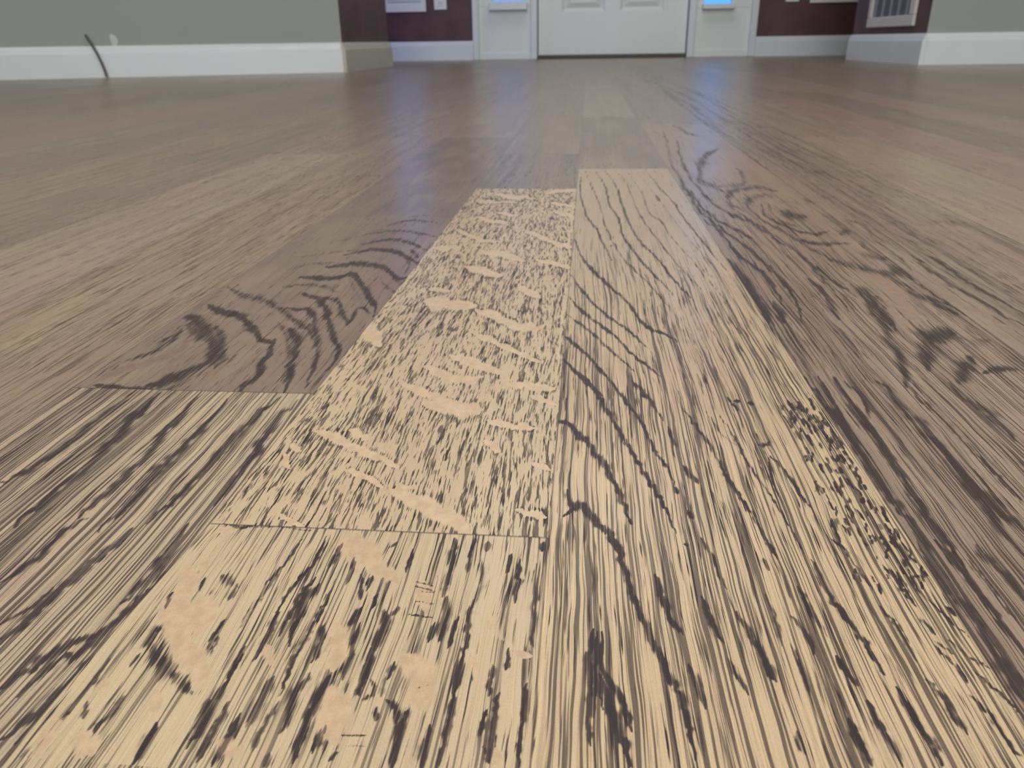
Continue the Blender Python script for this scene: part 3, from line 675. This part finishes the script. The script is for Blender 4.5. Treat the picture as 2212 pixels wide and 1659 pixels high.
# ---- entry door unit
d = empty('door_1', ((DX0+DX1)/2, YW+.03, 0)); struct(d)
def sub(o, parent):
    o.parent = parent; o.matrix_parent_inverse = Matrix.Translation(-parent.location); return o
DZ0, DZ1, DYF = 0.022, 2.05, YW+.03
def panel_door():
    """slab with a grid face: sunk moulded panels"""
    b = MB(); cx = (DX0+DX1)/2; wd = DX1-DX0
    hw = wd/2; pw = 0.245; gap = 0.085
    xs = [(cx-gap/2-pw, cx-gap/2), (cx+gap/2, cx+gap/2+pw)]
    zs = [(0.245, 0.86), (1.0, 1.55), (1.66, 1.93)]
    X = sorted(set([DX0, DX1]+[q for p in xs for q in p])); Z = sorted(set([DZ0, DZ1]+[q for p in zs for q in p]))
    for i in range(len(X)-1):
        for j in range(len(Z)-1):
            pan = (X[i], X[i+1]) in xs and (Z[j], Z[j+1]) in zs
            x0, x1, z0, z1 = X[i], X[i+1], Z[j], Z[j+1]
            n = len(b.v)
            if not pan:
                b.v += [(x0,DYF,z0),(x1,DYF,z0),(x1,DYF,z1),(x0,DYF,z1)]; b.f.append((n,n+1,n+2,n+3)); b.mi.append(0)
            else:
                prev = None
                for ins, dep in ((0,0),(.012,.010),(.022,.012),(.045,.004),(.05,.003)):
                    b.v += [(x0+ins,DYF+dep,z0+ins),(x1-ins,DYF+dep,z0+ins),(x1-ins,DYF+dep,z1-ins),(x0+ins,DYF+dep,z1-ins)]
                    m0 = len(b.v)-4
                    if prev is not None:
                        for q in range(4):
                            b.f.append((prev+q, prev+(q+1)%4, m0+(q+1)%4, m0+q)); b.mi.append(0)
                    prev = m0
                b.f.append((prev,prev+1,prev+2,prev+3)); b.mi.append(0)
    b.box(DX0-.02, DX1+.02, DYF+.016, DYF+.045, 0.004, DZ1+.03)
    n = len(b.v)
    b.v += [(DX0,DYF,DZ0),(DX1,DYF,DZ0),(DX1,DYF+.013,DZ0),(DX0,DYF+.013,DZ0)]; b.f.append((n,n+3,n+2,n+1)); b.mi.append(0)
    return b
sub(panel_door().build('slab', M['door']), d)
b = MB(); b.box(DX0-.005, DX1+.005, YW+.012, YW+.11, 0, .018); sub(b.build('threshold', M['threshold'], bevel=.003), d)
b = MB(); b.box(DX0-.0055, DX0-.0005, DYF-.004, DYF+.012, .018, 2.05); b.box(DX1+.0005, DX1+.0055, DYF-.004, DYF+.012, .018, 2.05)  # dark strips standing in for the shade in the gaps beside the slab
sub(b.build('gap_shade', M['vent_dark']), d)
b = MB(); b.box(DX1-.07, DX1-.05, DYF-.05, DYF, .95, .97); b.box(DX1-.16, DX1-.05, DYF-.06, DYF-.045, .95, .97)
sub(b.build('handle', M['vent'], bevel=.004), d)

MW = 0.036
def sidelight(name, x0, x1, gx0, gx1, gz, sh, gm='glass'):
    """fixed sidelight: painted bottom panel, projecting sill, glass above"""
    o = struct(empty(name, ((x0+x1)/2, YW, 0)))
    f = MB()
    f.box(x0, x0+MW, YW-.012, YW+.10, 0, 2.09); f.box(x1-MW, x1, YW-.012, YW+.10, 0, 2.09)
    f.box(x0+MW, x1-MW, YW-.012, YW+.10, 2.05, 2.09)
    sub(f.build('frame', M['trim'], bevel=.003), o)
    p = MB(); p.box(x0+MW, x1-MW, YW+.012, YW+.05, 0, gz-.02)
    p.box(x0+MW, gx0, YW+.012, YW+.05, gz-.02, 2.05); p.box(gx1, x1-MW, YW+.012, YW+.05, gz-.02, 2.05)
    p.box(x0+MW, x1-MW, YW+.004, YW+.012, 0, .035)
    sub(p.build('panel', M['door'], bevel=.002), o)
    s = MB(); s.box(gx0-.012, gx1+.012, YW-.036, YW+.02, gz-sh, gz)
    sub(s.build('sill', M['trim'], bevel=.004), o)
    gl = MB(); gl.box(gx0, gx1, YW+.026, YW+.032, gz, 2.05)
    sub(gl.build('pane', M[gm]), o)
    return o
sidelight('window_1', FX0+.0, DX0-.006, -0.560, -0.365, 0.302, .042, 'obscured')
sidelight('window_2', DX1+.006, FX1, 0.640, 0.790, 0.272, .026)

o3 = struct(empty('added_window', (-1.11, YW, .62)))  # window added above the view to give the floor its bluish reflection
b = MB()
b.box(-1.25, -1.22, YW-.015, YW+.06, .59, 2.03); b.box(-1.0, -.97, YW-.015, YW+.06, .59, 2.03); b.box(-1.22, -1.0, YW-.015, YW+.06, 2.0, 2.03); b.box(-1.22, -1.0, YW-.03, YW+.06, .59, .62)
sub(b.build('frame', M['trim'], bevel=.003), o3)
b = MB(); b.box(-1.22, -1.0, YW+.026, YW+.032, .62, 2.0); sub(b.build('pane', M['glass']), o3)

# ---- wall fittings
def outlet(name, cx, z0, label, group=None, wd=.072, ht=.118):
    o = tag(empty(name, (cx, YW, z0)), label, 'outlet', group)
    b = MB(); b.box(-wd/2, wd/2, -.006, 0, 0, ht); b.build('cover_plate', M['plate'], o, bevel=.002)
    for zz in (.035, .083):
        b = MB(); b.box(-.017, .017, -.0085, -.006, zz-.014, zz+.014); s = b.build('socket', M['plate'], o, bevel=.001)
        b = MB(); b.box(-.008, -.005, -.009, -.0082, zz-.006, zz+.006); b.box(.005, .008, -.009, -.0082, zz-.006, zz+.006)
        b.build('slot', M['slot'], s)
    return o
def register(name, x0, x1, z0, label, group=None):
    o = tag(empty(name, ((x0+x1)/2, YW, z0)), label, 'vent cover', group)
    wd = x1-x0; ht = .2
    b = MB(); b.box(-wd/2, wd/2, -.008, 0, 0, .05); b.box(-wd/2, wd/2, -.008, 0, ht-.05, ht)
    b.box(-wd/2, -wd/2+.03, -.008, 0, .05, ht-.05); b.box(wd/2-.03, wd/2, -.008, 0, .05, ht-.05)
    b.build('frame', M['plate'], o, bevel=.002)
    b = MB()
    for i in range(6): b.box(-wd/2+.03, wd/2-.03, -.006, -.001, .054+i*.0165, .064+i*.0165)
    b.build('louvers', M['plate'], o)
    return o
outlet('wall_outlet', -0.855, 0.270, 'small white wall outlet on the maroon wall, just left of the front door surround')
register('wall_register', -1.193, -0.939, 0.261, 'wide white wall register low on the maroon wall left of the front door')
outlet('wall_outlet', 1.115, 0.276, 'small white wall outlet at the top edge, right of the front door surround')
register('wall_register', 1.21, 1.51, 0.268, 'wide white wall register on the maroon wall between front door and air grille')

# ---- return-air grille on the right-hand return wall (faces -X)
gr = tag(empty('air_grille', (1.184, 3.43, 0.128)), 'large white air grille with vertical fins on the maroon wall at right', 'vent cover')
GY0, GY1, GH = -0.213, 0.298, 0.36
def gbox(b, y0, y1, z0, z1, x0, x1): b.box(-x1, -x0, y0, y1, z0, z1)
b = MB(); fw = .038
gbox(b, GY0, GY1, 0, fw, 0, .012); gbox(b, GY0, GY1, GH-fw, GH, 0, .012); gbox(b, GY0, GY0+fw*1.3, fw, GH-fw, 0, .012); gbox(b, GY1-fw, GY1, fw, GH-fw, 0, .012)
b.build('frame', M['vent'], gr, bevel=.003)
b = MB(); gbox(b, GY0+fw, GY1-fw, fw, GH-fw, .0005, .002); b.build('recess', M['vent_dark'], gr)
b = MB(); y = GY0+fw*1.3+.035
while y < GY1-fw-.012:
    gbox(b, y, y+.022, fw, GH-fw, .002, .005); y += .088
b.build('fins', M['fin'], gr, bevel=.001)

# ---- cable out of the left wall, and a filler patch beside it
def wallpt(t, off=0.0):
    a = Vector((-3.5, 2.20)); bb = Vector((-0.917, 3.065)); dd = (bb-a).normalized(); nn = Vector((dd.y, -dd.x))
    p = a+dd*t+nn*off; return p.x, p.y
cu = bpy.data.curves.new('cable', 'CURVE'); cu.dimensions = '3D'; cu.bevel_depth = 0.0042; cu.bevel_resolution = 3
TL = 1.888
cpts = [(-.034,.002,.137),(-.030,.012,.132),(-.018,.026,.112),(-.006,.030,.085),(.004,.030,.05),(.010,.031,.02),(.012,.033,.003)]
spn = cu.splines.new('NURBS'); spn.points.add(len(cpts)-1); spn.use_endpoint_u = True; spn.order_u = 3
for p, (t, o_, z) in zip(spn.points, cpts):
    x, y = wallpt(TL+t, o_); p.co = (x, y, z, 1)
cb = bpy.data.objects.new('cable_tmp', cu); col.objects.link(cb)
dg = bpy.context.evaluated_depsgraph_get(); cm = bpy.data.meshes.new_from_object(cb.evaluated_get(dg))
bpy.data.objects.remove(cb); cm.materials.clear(); cm.materials.append(M['cable'])
cbo = bpy.data.objects.new('cable', cm); col.objects.link(cbo)
tag(cbo, 'thin dark cable hanging out of the grey left wall over the white baseboard', 'cable')
b = MB(); n = 14; x, y = wallpt(TL+.052, 0); dd = (Vector((-0.917, 3.065))-Vector((-3.5, 2.20))).normalized(); nn = Vector((dd.y, -dd.x))
for ring, (sc_, off) in enumerate(((1, .0002), (.7, .0016), (.0, .002))):
    for i in range(n):
        a = 2*math.pi*i/n; r = 1+.18*math.sin(3*a+1)
        lx = .012*sc_*r*math.cos(a); lz = .118+.022*sc_*r*math.sin(a)
        b.v.append((x+dd.x*lx+nn.x*off, y+dd.y*lx+nn.y*off, lz))
for k in range(2):
    for i in range(n):
        b.f.append((k*n+i, k*n+(i+1)%n, (k+1)*n+(i+1)%n, (k+1)*n+i)); b.mi.append(0)
tag(b.build('filler_patch', M['patch'], smooth=True), 'small smear of pale filler on the grey wall beside the dark cable', 'wall patch')
